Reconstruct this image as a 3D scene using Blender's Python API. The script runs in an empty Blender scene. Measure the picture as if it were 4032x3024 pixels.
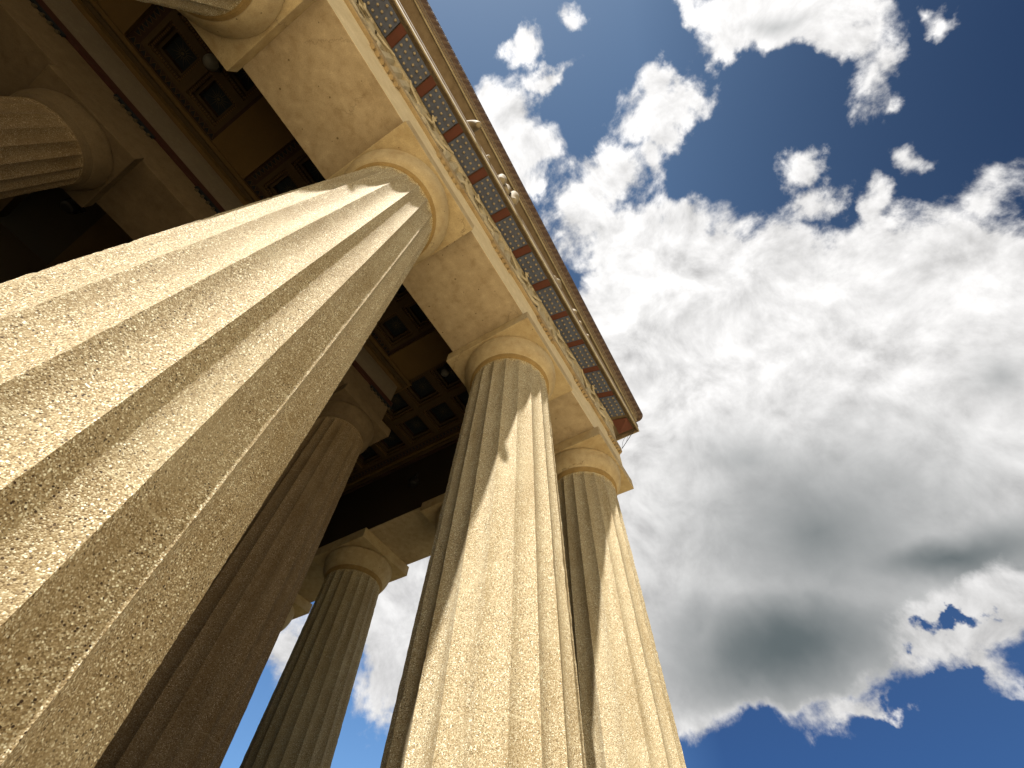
import bpy, bmesh, math, random
from mathutils import Vector, Matrix
random.seed(7)
R = math.radians
scene = bpy.context.scene
COL = bpy.data.collections.new('temple'); scene.collection.children.link(COL)

# ------------------------------------------------------------------ helpers
def link(name, me, mats, parent=None):
    o = bpy.data.objects.new(name, me)
    COL.objects.link(o)
    if not isinstance(mats, (list, tuple)): mats = [mats]
    if len(me.materials) == 0:
        for m in mats: me.materials.append(m)
    if parent is not None: o.parent = parent
    return o

def tag(o, label=None, cat=None, group=None, kind='thing'):
    for k, v in (('label', label), ('category', cat), ('group', group), ('kind', kind)):
        if v: o[k] = v
    return o

def empty(name, loc=(0, 0, 0), rz=0.0):
    o = bpy.data.objects.new(name, None); COL.objects.link(o)
    o.location = loc; o.rotation_euler = (0, 0, rz); o.empty_display_size = .3
    return o

class MB:
    """collects faces into one mesh"""
    def __init__(s): s.v = []; s.f = []; s.m = []; s.sm = []
    def face(s, pts, mi=0, sm=False):
        n = len(s.v); s.v += [tuple(p) for p in pts]; s.f.append(tuple(range(n, n + len(pts)))); s.m.append(mi); s.sm.append(sm)
    def add(s, vs, fs, mi=0, sm=False):
        n = len(s.v); s.v += [tuple(p) for p in vs]
        for f in fs: s.f.append(tuple(i + n for i in f)); s.m.append(mi); s.sm.append(sm)
    def box(s, x0, x1, y0, y1, z0, z1, mi=0):
        v = [(x0,y0,z0),(x1,y0,z0),(x1,y1,z0),(x0,y1,z0),(x0,y0,z1),(x1,y0,z1),(x1,y1,z1),(x0,y1,z1)]
        s.add(v, [(0,3,2,1),(4,5,6,7),(0,1,5,4),(1,2,6,5),(2,3,7,6),(3,0,4,7)], mi)
    def lathe(s, prof, n=48, c=(0,0), mi=0, sm=True, cap=True):
        vs = []; fs = []
        for r, z in prof:
            for k in range(n):
                a = 2*math.pi*k/n; vs.append((c[0]+r*math.cos(a), c[1]+r*math.sin(a), z))
        for i in range(len(prof)-1):
            for k in range(n):
                fs.append((i*n+k, i*n+(k+1)%n, (i+1)*n+(k+1)%n, (i+1)*n+k))
        s.add(vs, fs, mi, sm)
        if cap:
            s.add([vs[k] for k in range(n)], [tuple(range(n-1,-1,-1))], mi)
            s.add(vs[-n:], [tuple(range(n))], mi)
    def tube(s, pts, rad, n=6, mi=0):
        rings = []
        for i, p in enumerate(pts):
            p = Vector(p); d = (Vector(pts[min(i+1,len(pts)-1)])-Vector(pts[max(i-1,0)])).normalized()
            a = d.orthogonal().normalized(); b = d.cross(a)
            r = rad[i] if isinstance(rad,(list,tuple)) else rad
            rings.append([p+r*(math.cos(2*math.pi*k/n)*a+math.sin(2*math.pi*k/n)*b) for k in range(n)])
        vs = [q for rr in rings for q in rr]; fs = []
        for i in range(len(pts)-1):
            for k in range(n): fs.append((i*n+k, i*n+(k+1)%n, (i+1)*n+(k+1)%n, (i+1)*n+k))
        fs.append(tuple(range(n-1,-1,-1))); fs.append(tuple(range((len(pts)-1)*n, len(pts)*n)))
        s.add(vs, fs, mi, True)
    def mesh(s, name, weld=False):
        me = bpy.data.meshes.new(name); me.from_pydata(s.v, [], s.f)
        for p, m, sm in zip(me.polygons, s.m, s.sm): p.material_index = m; p.use_smooth = sm
        if weld:
            b = bmesh.new(); b.from_mesh(me); bmesh.ops.remove_doubles(b, verts=b.verts, dist=1e-5)
            bmesh.ops.recalc_face_normals(b, faces=b.faces); b.to_mesh(me); b.free()
        me.update(); return me
    def build(s, name, mats, parent=None, weld=False): return link(name, s.mesh(name, weld), mats, parent)

def bevel(o, w=.012, seg=2):
    m = o.modifiers.new('worn_edge', 'BEVEL'); m.width = w; m.segments = seg; m.limit_method = 'ANGLE'; m.angle_limit = R(40)
    m.harden_normals = False
    return o

def sweep(prof, xl, yb, closed=True, mi=0):
    """profile of (outward, z) swept along the facade and round the corner of the flank with a mitre"""
    mb = MB(); n = len(prof); vs = []
    for o, z in prof: vs += [(xl,-o,z),(o,-o,z),(o,yb,z)]
    fs = []
    for i in range(n if closed else n-1):
        j = (i+1) % n
        for k in (0,1): fs.append((i*3+k, i*3+k+1, j*3+k+1, j*3+k))
    if closed:
        fs.append(tuple(i*3 for i in range(n))); fs.append(tuple(i*3+2 for i in range(n-1,-1,-1)))
    mb.add(vs, fs, mi)
    return mb

# ------------------------------------------------------------------ materials
class NT:
    def __init__(s, tree): s.t = tree; s.n = tree.nodes; s.l = tree.links
    def new(s, typ, **kw):
        nd = s.n.new(typ)
        for k, v in kw.items():
            if k.startswith('i_'): nd.inputs[k[2:].replace('_',' ')].default_value = v
            else: setattr(nd, k, v)
        return nd
    def put(s, sock, v):
        if hasattr(v, 'is_output') or isinstance(v, bpy.types.NodeSocket): s.l.new(v, sock)
        else: sock.default_value = v
    def math(s, op, a, b=None, c=None, clamp=False):
        nd = s.n.new('ShaderNodeMath'); nd.operation = op; nd.use_clamp = clamp
        s.put(nd.inputs[0], a)
        if b is not None: s.put(nd.inputs[1], b)
        if c is not None: s.put(nd.inputs[2], c)
        return nd.outputs[0]
    def vmath(s, op, a, b=None, scale=None):
        nd = s.n.new('ShaderNodeVectorMath'); nd.operation = op
        s.put(nd.inputs[0], a)
        if b is not None: s.put(nd.inputs[1], b)
        if scale is not None: s.put(nd.inputs['Scale'], scale)
        return nd.outputs['Value'] if op in ('DOT_PRODUCT','LENGTH','DISTANCE') else nd.outputs[0]
    def noise(s, vec, scale, detail=4, rough=.55, dist=0):
        nd = s.n.new('ShaderNodeTexNoise'); s.put(nd.inputs['Vector'], vec)
        nd.inputs['Scale'].default_value = scale; nd.inputs['Detail'].default_value = detail
        nd.inputs['Roughness'].default_value = rough; nd.inputs['Distortion'].default_value = dist
        return nd
    def ramp(s, fac, stops, interp='LINEAR'):
        nd = s.n.new('ShaderNodeValToRGB'); s.put(nd.inputs[0], fac); cr = nd.color_ramp; cr.interpolation = interp
        while len(cr.elements) < len(stops): cr.elements.new(.5)
        for e, (p, c) in zip(cr.elements, stops):
            e.position = p; e.color = c if len(c) == 4 else (*c, 1)
        return nd.outputs[0]
    def mix(s, fac, a, b, blend='MIX'):
        nd = s.n.new('ShaderNodeMix'); nd.data_type = 'RGBA'; nd.blend_type = blend; nd.clamp_factor = True
        s.put(nd.inputs[0], fac)
        for i, v in ((6,a),(7,b)):
            if isinstance(v, tuple) and len(v) == 3: v = (*v, 1)
            s.put(nd.inputs[i], v)
        return nd.outputs[2]
    def maprange(s, v, a, b, c=0, d=1, typ='LINEAR'):
        nd = s.n.new('ShaderNodeMapRange'); nd.interpolation_type = typ; s.put(nd.inputs[0], v)
        for i, q in zip((1,2,3,4), (a,b,c,d)): s.put(nd.inputs[i], q)
        return nd.outputs[0]

def new_mat(name):
    m = bpy.data.materials.new(name); m.use_nodes = True; t = NT(m.node_tree); t.n.clear()
    out = t.new('ShaderNodeOutputMaterial'); b = t.new('ShaderNodeBsdfPrincipled'); t.l.new(b.outputs[0], out.inputs[0])
    b.inputs['Specular IOR Level'].default_value = .25
    return m, t, b

def obj_coord(t):
    # every piece is cut from a different part of the stone
    return t.vmath('ADD', t.new('ShaderNodeTexCoord').outputs['Object'], t.vmath('SCALE', (31.0,17.0,.9), scale=t.new('ShaderNodeObjectInfo').outputs['Random']))

def bump(t, b, h, strength=.3, dist=.01):
    nd = t.new('ShaderNodeBump'); nd.inputs['Strength'].default_value = strength; nd.inputs['Distance'].default_value = dist
    t.put(nd.inputs['Height'], h); t.l.new(nd.outputs[0], b.inputs['Normal'])

def mat_aggregate(name, scale=165, tone=(1,1,1)):
    """exposed aggregate concrete: brown, cream and white pebbles"""
    m, t, b = new_mat(name); co = obj_coord(t)
    v = t.new('ShaderNodeTexVoronoi'); t.put(v.inputs['Vector'], co); v.inputs['Scale'].default_value = scale
    v2 = t.new('ShaderNodeTexVoronoi'); t.put(v2.inputs['Vector'], co); v2.inputs['Scale'].default_value = scale*.6
    sep = t.new('ShaderNodeSeparateColor'); t.l.new(v.outputs['Color'], sep.inputs[0])
    sep2 = t.new('ShaderNodeSeparateColor'); t.l.new(v2.outputs['Color'], sep2.inputs[0])
    T = tone
    def c(r,g,bb): return (r*T[0], g*T[1], bb*T[2])
    peb = t.ramp(sep.outputs[0], [(0,c(.035,.018,.009)),(.13,c(.11,.065,.032)),(.3,c(.27,.19,.105)),(.6,c(.42,.325,.205)),(.82,c(.60,.50,.345)),(.95,c(.92,.85,.68))])
    big = t.ramp(sep2.outputs[1], [(0,c(.14,.085,.045)),(.2,c(.335,.25,.14)),(.8,c(.42,.335,.215)),(1,c(.66,.58,.43))])
    base = t.mix(.15, peb, big)
    gap = t.maprange(v.outputs['Distance'], .25, .7, 0, .6)
    base = t.mix(gap, base, c(.29,.205,.10))
    # odd dark stones and a few white specks, glints put into the colour
    v3 = t.new('ShaderNodeTexVoronoi'); t.put(v3.inputs['Vector'], co); v3.inputs['Scale'].default_value = scale*.42
    s3 = t.new('ShaderNodeSeparateColor'); t.l.new(v3.outputs['Color'], s3.inputs[0])
    near_ = t.math('LESS_THAN', v3.outputs['Distance'], .34)
    base = t.mix(t.math('MULTIPLY', near_, t.math('LESS_THAN', s3.outputs[0], .16)), base, c(.05,.028,.016))
    base = t.mix(t.math('MULTIPLY', near_, t.math('GREATER_THAN', s3.outputs[1], .88)), base, c(.92,.86,.70))
    # weathering: soft large blotches and streaks down the drum
    mp = t.new('ShaderNodeMapping'); t.put(mp.inputs[0], co); mp.inputs['Scale'].default_value = (2.2,2.2,.35)
    st = t.noise(mp.outputs[0], 1.6, 5, .6).outputs[0]
    base = t.mix(t.maprange(st,.47,.72,0,.6), base, c(.21,.14,.06))
    bl = t.noise(co, 1.1, 4, .6).outputs[0]
    base = t.mix(t.maprange(bl,.5,.78,0,.35), base, c(.50,.415,.28))
    # thin pale mortar line where one drum sits on the next
    sx = t.new('ShaderNodeSeparateXYZ'); t.put(sx.inputs[0], co)
    wz = t.math('ADD', sx.outputs[2], t.math('MULTIPLY', t.math('SUBTRACT', t.noise(co, 7, 3).outputs[0], .5), .03))
    q = t.math('PINGPONG', t.math('ADD', wz, .31), .57)
    j = t.maprange(q, 0, .011, 1, 0)
    j = t.math('MULTIPLY', j, t.maprange(t.noise(co, 3.2, 3).outputs[0], .45, .62, 0, .7))
    base = t.mix(j, base, c(.58,.49,.33))
    t.put(b.inputs['Base Color'], base); b.inputs['Roughness'].default_value = .85
    h = t.math('ADD', t.math('MULTIPLY', t.math('SUBTRACT', 1, v.outputs['Distance']), .7), t.math('MULTIPLY', sep.outputs[1], .5))
    bump(t, b, h, .5, .004)
    return m

def mat_concrete(name, a, c, pits=True, rough=.8, spots=1.0, stain=(.20,.13,.06), stain_amt=.5, crack=0):
    """cast concrete, blotched, with small air holes"""
    m, t, b = new_mat(name); co = obj_coord(t)
    n1 = t.noise(co, 1.4, 7, .62).outputs[0]; n2 = t.noise(co, 5.5, 6, .6).outputs[0]; n3 = t.noise(co, 60, 3, .6).outputs[0]
    base = t.mix(t.maprange(n1,.3,.7), a, c)
    base = t.mix(t.maprange(n2,.5,.72,0,stain_amt), base, stain)
    base = t.mix(t.maprange(n2,.46,.3,0,.35), base, tuple(min(.9, q*1.35) for q in c))
    base = t.mix(t.maprange(n3,.4,.68,0,.42), base, tuple(q*.6 for q in a))
    h = t.math('ADD', t.math('MULTIPLY', n2, .6), t.math('MULTIPLY', n3, .35))
    if pits:
        v = t.new('ShaderNodeTexVoronoi'); t.put(v.inputs['Vector'], co); v.inputs['Scale'].default_value = 9.0
        s = t.new('ShaderNodeSeparateColor'); t.l.new(v.outputs['Color'], s.inputs[0])
        rad = t.math('MULTIPLY', t.math('POWER', s.outputs[0], 6), .19*spots)
        pit = t.math('LESS_THAN', v.outputs['Distance'], rad)
        base = t.mix(t.math('MULTIPLY', pit, .75), base, (.10,.065,.03))
        h = t.math('SUBTRACT', h, t.math('MULTIPLY', pit, .8))
    if crack:
        ve = t.new('ShaderNodeTexVoronoi'); ve.feature = 'DISTANCE_TO_EDGE'; ve.inputs['Scale'].default_value = .55
        t.put(ve.inputs['Vector'], t.vmath('ADD', co, t.vmath('SCALE', t.noise(co, 2.5, 8, .7).outputs['Color'], scale=.55)))
        ck = t.math('MULTIPLY', t.maprange(ve.outputs['Distance'], .001, .006, 1, 0), t.maprange(t.noise(co, .7, 2).outputs[0], .52, .58, 0, crack))
        base = t.mix(ck, base, (.09,.055,.025)); h = t.math('SUBTRACT', h, ck)
    t.put(b.inputs['Base Color'], base); b.inputs['Roughness'].default_value = rough
    bump(t, b, h, .35, .012)
    return m

def mat_paint(name, col, var=.35, scale=9, rough=.7, dirt=(.07,.045,.025)):
    m, t, b = new_mat(name); co = obj_coord(t)
    n = t.noise(co, scale, 6, .65).outputs[0]; n2 = t.noise(co, scale*6, 3).outputs[0]
    base = t.mix(t.maprange(n,.35,.7,0,var), col, dirt)
    base = t.mix(t.maprange(n2,.5,.7,0,var*.5), base, tuple(min(.9,q*1.5) for q in col))
    t.put(b.inputs['Base Color'], base); b.inputs['Roughness'].default_value = rough
    bump(t, b, n2, .2, .006)
    return m

def mat_leaf_band(name, ground, leaf, scale):
    """painted egg-and-leaf row along a moulding, real colour on the stone"""
    m, t, b = new_mat(name); co = obj_coord(t)
    sx = t.new('ShaderNodeSeparateXYZ'); t.put(sx.inputs[0], co)
    u = t.math('PINGPONG', t.math('MULTIPLY', t.math('ADD', sx.outputs[0], sx.outputs[1]), scale), 1)
    k = t.maprange(t.math('ABSOLUTE', t.math('SUBTRACT', u, .55)), .18, .3, 1, 0)
    n = t.noise(co, 14, 5, .65).outputs[0]
    base = t.mix(k, ground, leaf)
    base = t.mix(t.maprange(n,.4,.7,0,.6), base, (.05,.03,.02))
    t.put(b.inputs['Base Color'], base); b.inputs['Roughness'].default_value = .75
    bump(t, b, t.math('ADD', k, n), .6, .02)
    return m

M = {}
M['shaft'] = mat_aggregate('column_aggregate', tone=(.965,1.0,.97))
M['shaded_porch_shaft'] = mat_aggregate('shaded_porch_aggregate', 165, (.58,.53,.48))  # column aggregate toned down, the porch's shade put into the colour
M['capital'] = mat_concrete('capital_concrete', (.37,.275,.145), (.46,.36,.215), True, spots=.8, stain=(.25,.15,.06), crack=.6)
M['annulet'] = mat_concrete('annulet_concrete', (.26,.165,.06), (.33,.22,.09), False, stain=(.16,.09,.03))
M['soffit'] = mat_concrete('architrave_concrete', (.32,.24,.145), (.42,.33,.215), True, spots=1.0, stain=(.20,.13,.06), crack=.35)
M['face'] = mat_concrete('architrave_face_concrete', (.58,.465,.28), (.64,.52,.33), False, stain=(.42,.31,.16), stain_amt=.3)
M['porch'] = mat_concrete('shaded_porch_concrete', (.115,.08,.044), (.15,.106,.06), True, spots=.7, stain=(.075,.047,.022))  # darker than the outer concrete, interior shade put into the colour
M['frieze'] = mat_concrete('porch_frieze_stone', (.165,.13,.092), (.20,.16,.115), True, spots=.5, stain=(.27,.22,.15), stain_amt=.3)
M['sculpt'] = mat_concrete('sculpture_stone', (.40,.335,.23), (.48,.41,.29), False, stain=(.21,.155,.09), stain_amt=.5)
M['statue'] = mat_concrete('weathered_statue_stone', (.23,.185,.12), (.30,.245,.165), False, stain=(.13,.09,.05), stain_amt=.6)
M['golden'] = mat_concrete('golden_moulding', (.30,.215,.115), (.38,.285,.16), False, stain=(.19,.105,.035), stain_amt=.5)
M['via'] = mat_paint('red_paint', (.145,.050,.035))
M['mutule'] = mat_paint('grey_blue_paint', (.115,.135,.20), .35, 4)
M['gutta'] = mat_paint('cream_paint', (.29,.235,.16), .5, 20)
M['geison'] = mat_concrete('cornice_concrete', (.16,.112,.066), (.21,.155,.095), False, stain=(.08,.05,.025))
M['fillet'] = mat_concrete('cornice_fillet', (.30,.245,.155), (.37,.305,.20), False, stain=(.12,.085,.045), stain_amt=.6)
M['rake_band'] = mat_leaf_band('rake_leaf_band', (.145,.10,.058), (.19,.135,.08), 9.0)
M['sima'] = mat_leaf_band('gutter_leaf_band', (.075,.045,.033), (.115,.075,.052), 5.0)
M['ochre'] = mat_paint('ochre_paint', (.115,.068,.022), .3, 3, dirt=(.06,.034,.012))
M['brown'] = mat_paint('brown_paint', (.065,.040,.017), .3, 8, dirt=(.03,.018,.008))
M['maroon'] = mat_paint('maroon_paint', (.032,.014,.010), .3, 8)
M['darkred'] = mat_paint('dark_red_paint', (.038,.009,.007), .3, 8)
M['navy'] = mat_paint('navy_paint', (.009,.013,.018), .25, 8, dirt=(.012,.014,.018))
M['gold'] = mat_paint('dull_gold_paint', (.07,.055,.032), .2, 12)
M['hidden'] = mat_paint('dark_shaded_interior', (.026,.018,.011), .3, 3, dirt=(.03,.02,.012))  # dark brown ceilings and walls with the interior's shade put into the colour
M['tile'] = mat_concrete('roof_tile', (.38,.27,.18), (.46,.34,.24), False)
M['paving'] = mat_concrete('paving_concrete', (.3,.25,.17), (.34,.28,.2), False, stain=(.22,.18,.12), stain_amt=.3)
M['step'] = mat_concrete('step_concrete', (.15,.105,.06), (.19,.137,.08), True, stain=(.10,.07,.04))  # unseen steps and floor, darkened to cut the light bounced indoors
M['iron'] = mat_paint('black_iron', (.012,.012,.013), .2, 10, .45)
m, t, b = new_mat('frosted_globe'); b.inputs['Base Color'].default_value = (.52,.50,.46,1); b.inputs['Roughness'].default_value = .35
t.put(b.inputs['Base Color'], t.mix(t.maprange(t.noise(obj_coord(t), 9, 4).outputs[0],.4,.7,0,.4), (.14,.135,.12), (.07,.066,.06)))
M['globe'] = m
m, t, b = new_mat('low_bounce_ground'); co = obj_coord(t)  # unseen ground, toned dark so little light bounces onto the flank
t.put(b.inputs['Base Color'], t.mix(t.maprange(t.noise(co,.4,6).outputs[0],.4,.6), (.085,.075,.035), (.11,.095,.05))); b.inputs['Roughness'].default_value = .95
M['low_bounce_ground'] = m
m, t, b = new_mat('bounce_paving'); co = obj_coord(t)
t.put(b.inputs['Base Color'], t.mix(t.maprange(t.noise(co,.05,4).outputs[0],.45,.55), (.57,.47,.29), (.49,.40,.245))); b.inputs['Roughness'].default_value = .9
M['ground'] = m

# ------------------------------------------------------------------ columns
SH = 9.42
def shaft_mesh(rb, rt, H, nrings, seg=10, nf=20, rough=.0022, phase=0, depth=.060, name='shaft'):
    """Doric shaft: twenty flutes meeting in sharp arrises, entasis, flutes scooped out under the neck"""
    rnd = random.Random(3); mb = MB(); n = nf*seg
    wear = []
    for k in range(nf):                       # each arris is chipped and worn in its own way
        w_ = 0; row = []; chip = 0
        for q in range(nrings+12):
            w_ = .8*w_+rnd.gauss(0,.0007)
            if rnd.random() < .012: chip = rnd.uniform(.003,.009)
            row.append(abs(w_)+chip); chip *= .45
        wear.append(row)
    zs = [H*(i/nrings) for i in range(nrings)]
    zs = [z for z in zs if z < H-.11] + [H-.11+.11*math.sin(math.pi/2*i/9) for i in range(10)]
    vs = []; fs = []
    for zi, z in enumerate(zs):
        t = z/9.6*(9.42/H); r = rb+(rt-rb)*t+.068*t*(1-t)*(rb/1.007)
        k = (z-(H-.105))/.105; fade = 1 if k <= 0 else math.sqrt(max(0, 1-k*k))
        for i in range(n):
            u = (i % seg)/seg; a = 2*math.pi*(i/n)+R(9+phase)
            d = depth*r*(1-(2*u-1)**2)*fade
            jit = rnd.gauss(0, rough) if u == 0 else rnd.gauss(0, rough*.35)
            rr = r-d+jit-(wear[i//seg][min(zi,nrings+11)] if u == 0 else 0)
            vs.append((rr*math.sin(a), -rr*math.cos(a), z))
    m_ = len(zs)
    for j in range(m_-1):
        for i in range(n): fs.append((j*n+i, j*n+(i+1)%n, (j+1)*n+(i+1)%n, (j+1)*n+i))
    mb.add(vs, fs, 0, True)
    me = mb.mesh(name)
    # arrises stay sharp
    for e in me.edges:
        a, c = e.vertices
        if a % seg == 0 and c % seg == 0 and abs(a-c) == n: e.use_edge_sharp = True
    return me

def capital_parts(k=1.0, ab=1.081, abt=.332, r0=.835, H0=SH, Htop=10.43):
    """annulets, echinus, abacus meshes; z from the foot of the column"""
    z0 = H0; z1 = Htop-abt
    e = MB()
    p = [(r0*.97,z0-.02),(r0*.985,z0+.03)]
    for i in range(4):
        zz = z0+.035+i*.026
        p += [(r0*1.0+.008+.007*i,zz),(r0*1.0+.026+.007*i,zz+.004),(r0*1.0+.026+.007*i,zz+.016),(r0*1.0+.012+.007*i,zz+.02)]
    za = z0+.15; ra = r0+.055
    for i in range(11):
        tt = i/10
        p.append((ra+(ab*.968-ra)*(math.sin(tt*math.pi/2*.92)/math.sin(math.pi/2*.92))**.92, za+(z1-.11-za)*tt**1.25))
    p += [(ab*.972,z1-.07),(ab*.965,z1-.035),(ab*.94,z1-.008),(ab*.92,z1)]
    e.lathe(p, 96)
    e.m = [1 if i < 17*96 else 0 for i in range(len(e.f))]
    a = MB(); a.box(-ab,ab,-ab,ab,z1,Htop)
    return e.mesh('echinus', True), a.mesh('abacus')

def make_column(name, label, group, shaft_me, ech_me, ab_me, mats, loc, rz=0):
    r = empty(name, loc, rz); tag(r, label, 'column', group)
    s = link('shaft', shaft_me, mats[0], r)
    c = link('capital', ab_me, mats[1], r); bevel(c, .014, 2)
    q = link('echinus', ech_me, [mats[1], M['annulet'] if mats[1] is M['capital'] else mats[1]], c)
    return r

def place(src, label, loc, rz=0):
    r = src.copy(); COL.objects.link(r); r.location = loc; r.rotation_euler = (0,0,rz); r['label'] = label
    for ch in list(src.children):
        c = ch.copy(); COL.objects.link(c); c.parent = r
        for g in list(ch.children):
            q = g.copy(); COL.objects.link(q); q.parent = c
    return r

sh_near = shaft_mesh(1.007,.832,SH,320,14,rough=.0009,phase=.8)
sh_std = shaft_mesh(1.007,.832,SH,150,10)
ech_me, ab_me = capital_parts()
OC = (M['shaft'], M['capital'])
G1 = 'outer columns of the temple'
S = 4.296; X2 = -3.642
col3 = make_column('fluted_column','huge pebbly fluted column filling the lower left, nearest of all',G1,sh_near,ech_me,ab_me,OC,(X2-S,0,0))
col2 = make_column('fluted_column','sunlit fluted column in the middle, next to the corner column',G1,sh_std,ech_me,ab_me,OC,(X2,0,0), R(180))
place(col2,'corner fluted column at the far right end of the row, cut by its neighbour',(0,0,0), R(90))
place(col2,'outer fluted column whose shaft and round capital enter at the upper left edge',(X2-2*S,0,0), R(270))
for i in range(3,7):
    place(col2,'outer fluted column farther along the front, beyond the upper left edge',(X2-i*S if i<6 else 2*X2-5*S,0,0), R(90*i))
flank_y = [3.49,7.793,12.103,16.41,20.72,25.02]
fl = ['flank column hidden close behind the middle column, only its capital edge showing','dark fluted flank column backlit against bright cloud','flank column mostly hidden, its abacus corner poking out beside the dark porch column',
      'fourth flank column, behind the porch column','fifth flank column, behind the porch column','sixth flank column, behind the porch column']
for i, y in enumerate(flank_y): place(col2, fl[i], (0,y,0), R(90*i))

PZ = .70; PH = 10.1
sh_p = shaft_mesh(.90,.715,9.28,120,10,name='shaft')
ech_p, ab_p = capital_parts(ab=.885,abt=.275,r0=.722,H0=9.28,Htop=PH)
PC = (M['shaded_porch_shaft'], M['porch'])
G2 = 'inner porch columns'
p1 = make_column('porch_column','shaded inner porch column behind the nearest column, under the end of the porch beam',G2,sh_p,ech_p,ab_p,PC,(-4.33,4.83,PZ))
place(p1,'inner porch column hidden behind the nearest column',(-8.22,4.83,PZ),R(90))
place(p1,'dim inner porch column at the left edge, its grooved neck just in the picture',(-12.14,4.83,PZ),R(180))
place(p1,'inner porch column beyond the left edge',(-16.2,4.83,PZ),R(270))

# ------------------------------------------------------------------ platform and ground
XL = -32.0; YB = 46.0
g = MB(); g.face([(-900,-900,-1.6),(900,-900,-1.6),(900,900,-1.6),(-900,900,-1.6)])
tag(g.build('ground', M['low_bounce_ground']), kind='structure')
g = MB(); g.face([(-120,-70,-1.596),(9,-70,-1.596),(9,-2.0,-1.596),(-120,-2.0,-1.596)])  # unseen pale sheet added to bounce sunlight up onto the front
tag(g.build('bounce_paving', M['ground']), kind='structure')
pl = empty('stepped_platform',(0,0,-1.6)); tag(pl,'unseen dark stone stepped platform under the columns','platform')
for i, (z0, z1) in enumerate(((1.067,1.6),(.533,1.067),(0.0,.533))):
    e = 1.18+.7*i; q = MB(); q.box(-29-e,e,-e,YB+e,z0,z1); bevel(q.build('step', M['step'], pl), .02)
q = MB(); q.box(-25.5,-3.0,3.5,40,1.6,2.3); bevel(q.build('step', M['step'], pl), .02)

# ------------------------------------------------------------------ outer entablature (one body round the corner)
ent = empty('entablature',(0,0,10.43)); tag(ent,'pale stone entablature and cornice resting on the outer columns','entablature')
def entpart(mb, name, mat, parent=ent, bev=.012, weld=False):
    o = mb.build(name, mat, parent, weld)
    if parent is ent: o.location = (0,0,-10.43)
    if bev: bevel(o, bev)
    return o
WO, WI = .967, .947
AZ0, AZ1, TZ, FZ = 10.43, 11.62, 11.80, 13.12
# architrave: underside in darker concrete, outer face pale
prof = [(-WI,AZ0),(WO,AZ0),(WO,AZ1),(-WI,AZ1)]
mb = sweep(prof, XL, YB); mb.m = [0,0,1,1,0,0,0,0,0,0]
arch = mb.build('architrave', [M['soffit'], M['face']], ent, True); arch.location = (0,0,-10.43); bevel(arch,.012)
entpart(sweep([(-.6,AZ1+.002),(1.045,AZ1+.002),(1.045,TZ),(-.6,TZ)], XL, YB), 'taenia', M['golden'], weld=True)
entpart(sweep([(-.9,TZ+.002),(.86,TZ+.002),(.86,FZ),(-.9,FZ)], XL, YB), 'frieze_wall', M['sculpt'], weld=True)
entpart(sweep([(.5,FZ+.002),(.99,FZ+.002),(.99,FZ+.13),(.5,FZ+.13)], XL, YB), 'frieze_crown', M['fillet'], weld=True)

tri_x = [.547,-1.62,X2]
mids = []
x = X2
for i in range(6):
    tri_x += [x-S/2, x-S]; x -= S
tri_x = tri_x[:9]
TW = .42
def triglyph_mesh():
    mb = MB(); w = TW; d = .13
    # face with two full grooves and two half grooves (V shaped), plan outline extruded in z
    pl_ = [(-w,0),(-w,-d+.07),(-w+.07,-d)]
    for c in (-w/3, w/3): pl_ += [(c-.08,-d),(c,-d+.085),(c+.08,-d)]
    pl_ += [(w-.07,-d),(w,-d+.07),(w,0)]
    n = len(pl_)
    z0, z1, z2 = 0.0, 1.10, 1.30
    vs = [(px,py,z0) for px,py in pl_]+[(px,py,z1) for px,py in pl_]
    mb.add(vs, [(i,(i+1)%n,n+(i+1)%n,n+i) for i in range(n)])
    mb.add(vs[:n], [tuple(range(n-1,-1,-1))])
    mb.box(-w-.02,w+.02,-d-.02,0,z1,z2)
    return mb.mesh('triglyph')
tri_me = triglyph_mesh()
reg = MB(); reg.box(-TW,TW,-.074,0,-.075,0)
for k in range(6):
    cx = -TW+.07+k*(2*TW-.14)/5
    reg.lathe([(.052,-.15),(.044,-.074)],10,(cx,-.035))
reg_me = reg.mesh('regula')
for tx in tri_x:
    o = link('triglyph', tri_me, M['sculpt'], ent); o.location = (tx,-.862,TZ+.004-10.43)
    o = link('regula', reg_me, M['golden'], ent); o.location = (tx,-WO-.001,AZ1-10.43)
for ty in (-.547,):
    o = link('triglyph', tri_me, M['sculpt'], ent); o.location = (.862,-ty*-1,TZ+.004-10.43); o.rotation_euler = (0,0,R(90))
    o = link('regula', reg_me, M['golden'], ent); o.location = (WO+.001,-.547,AZ1-10.43); o.rotation_euler = (0,0,R(90))

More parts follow.
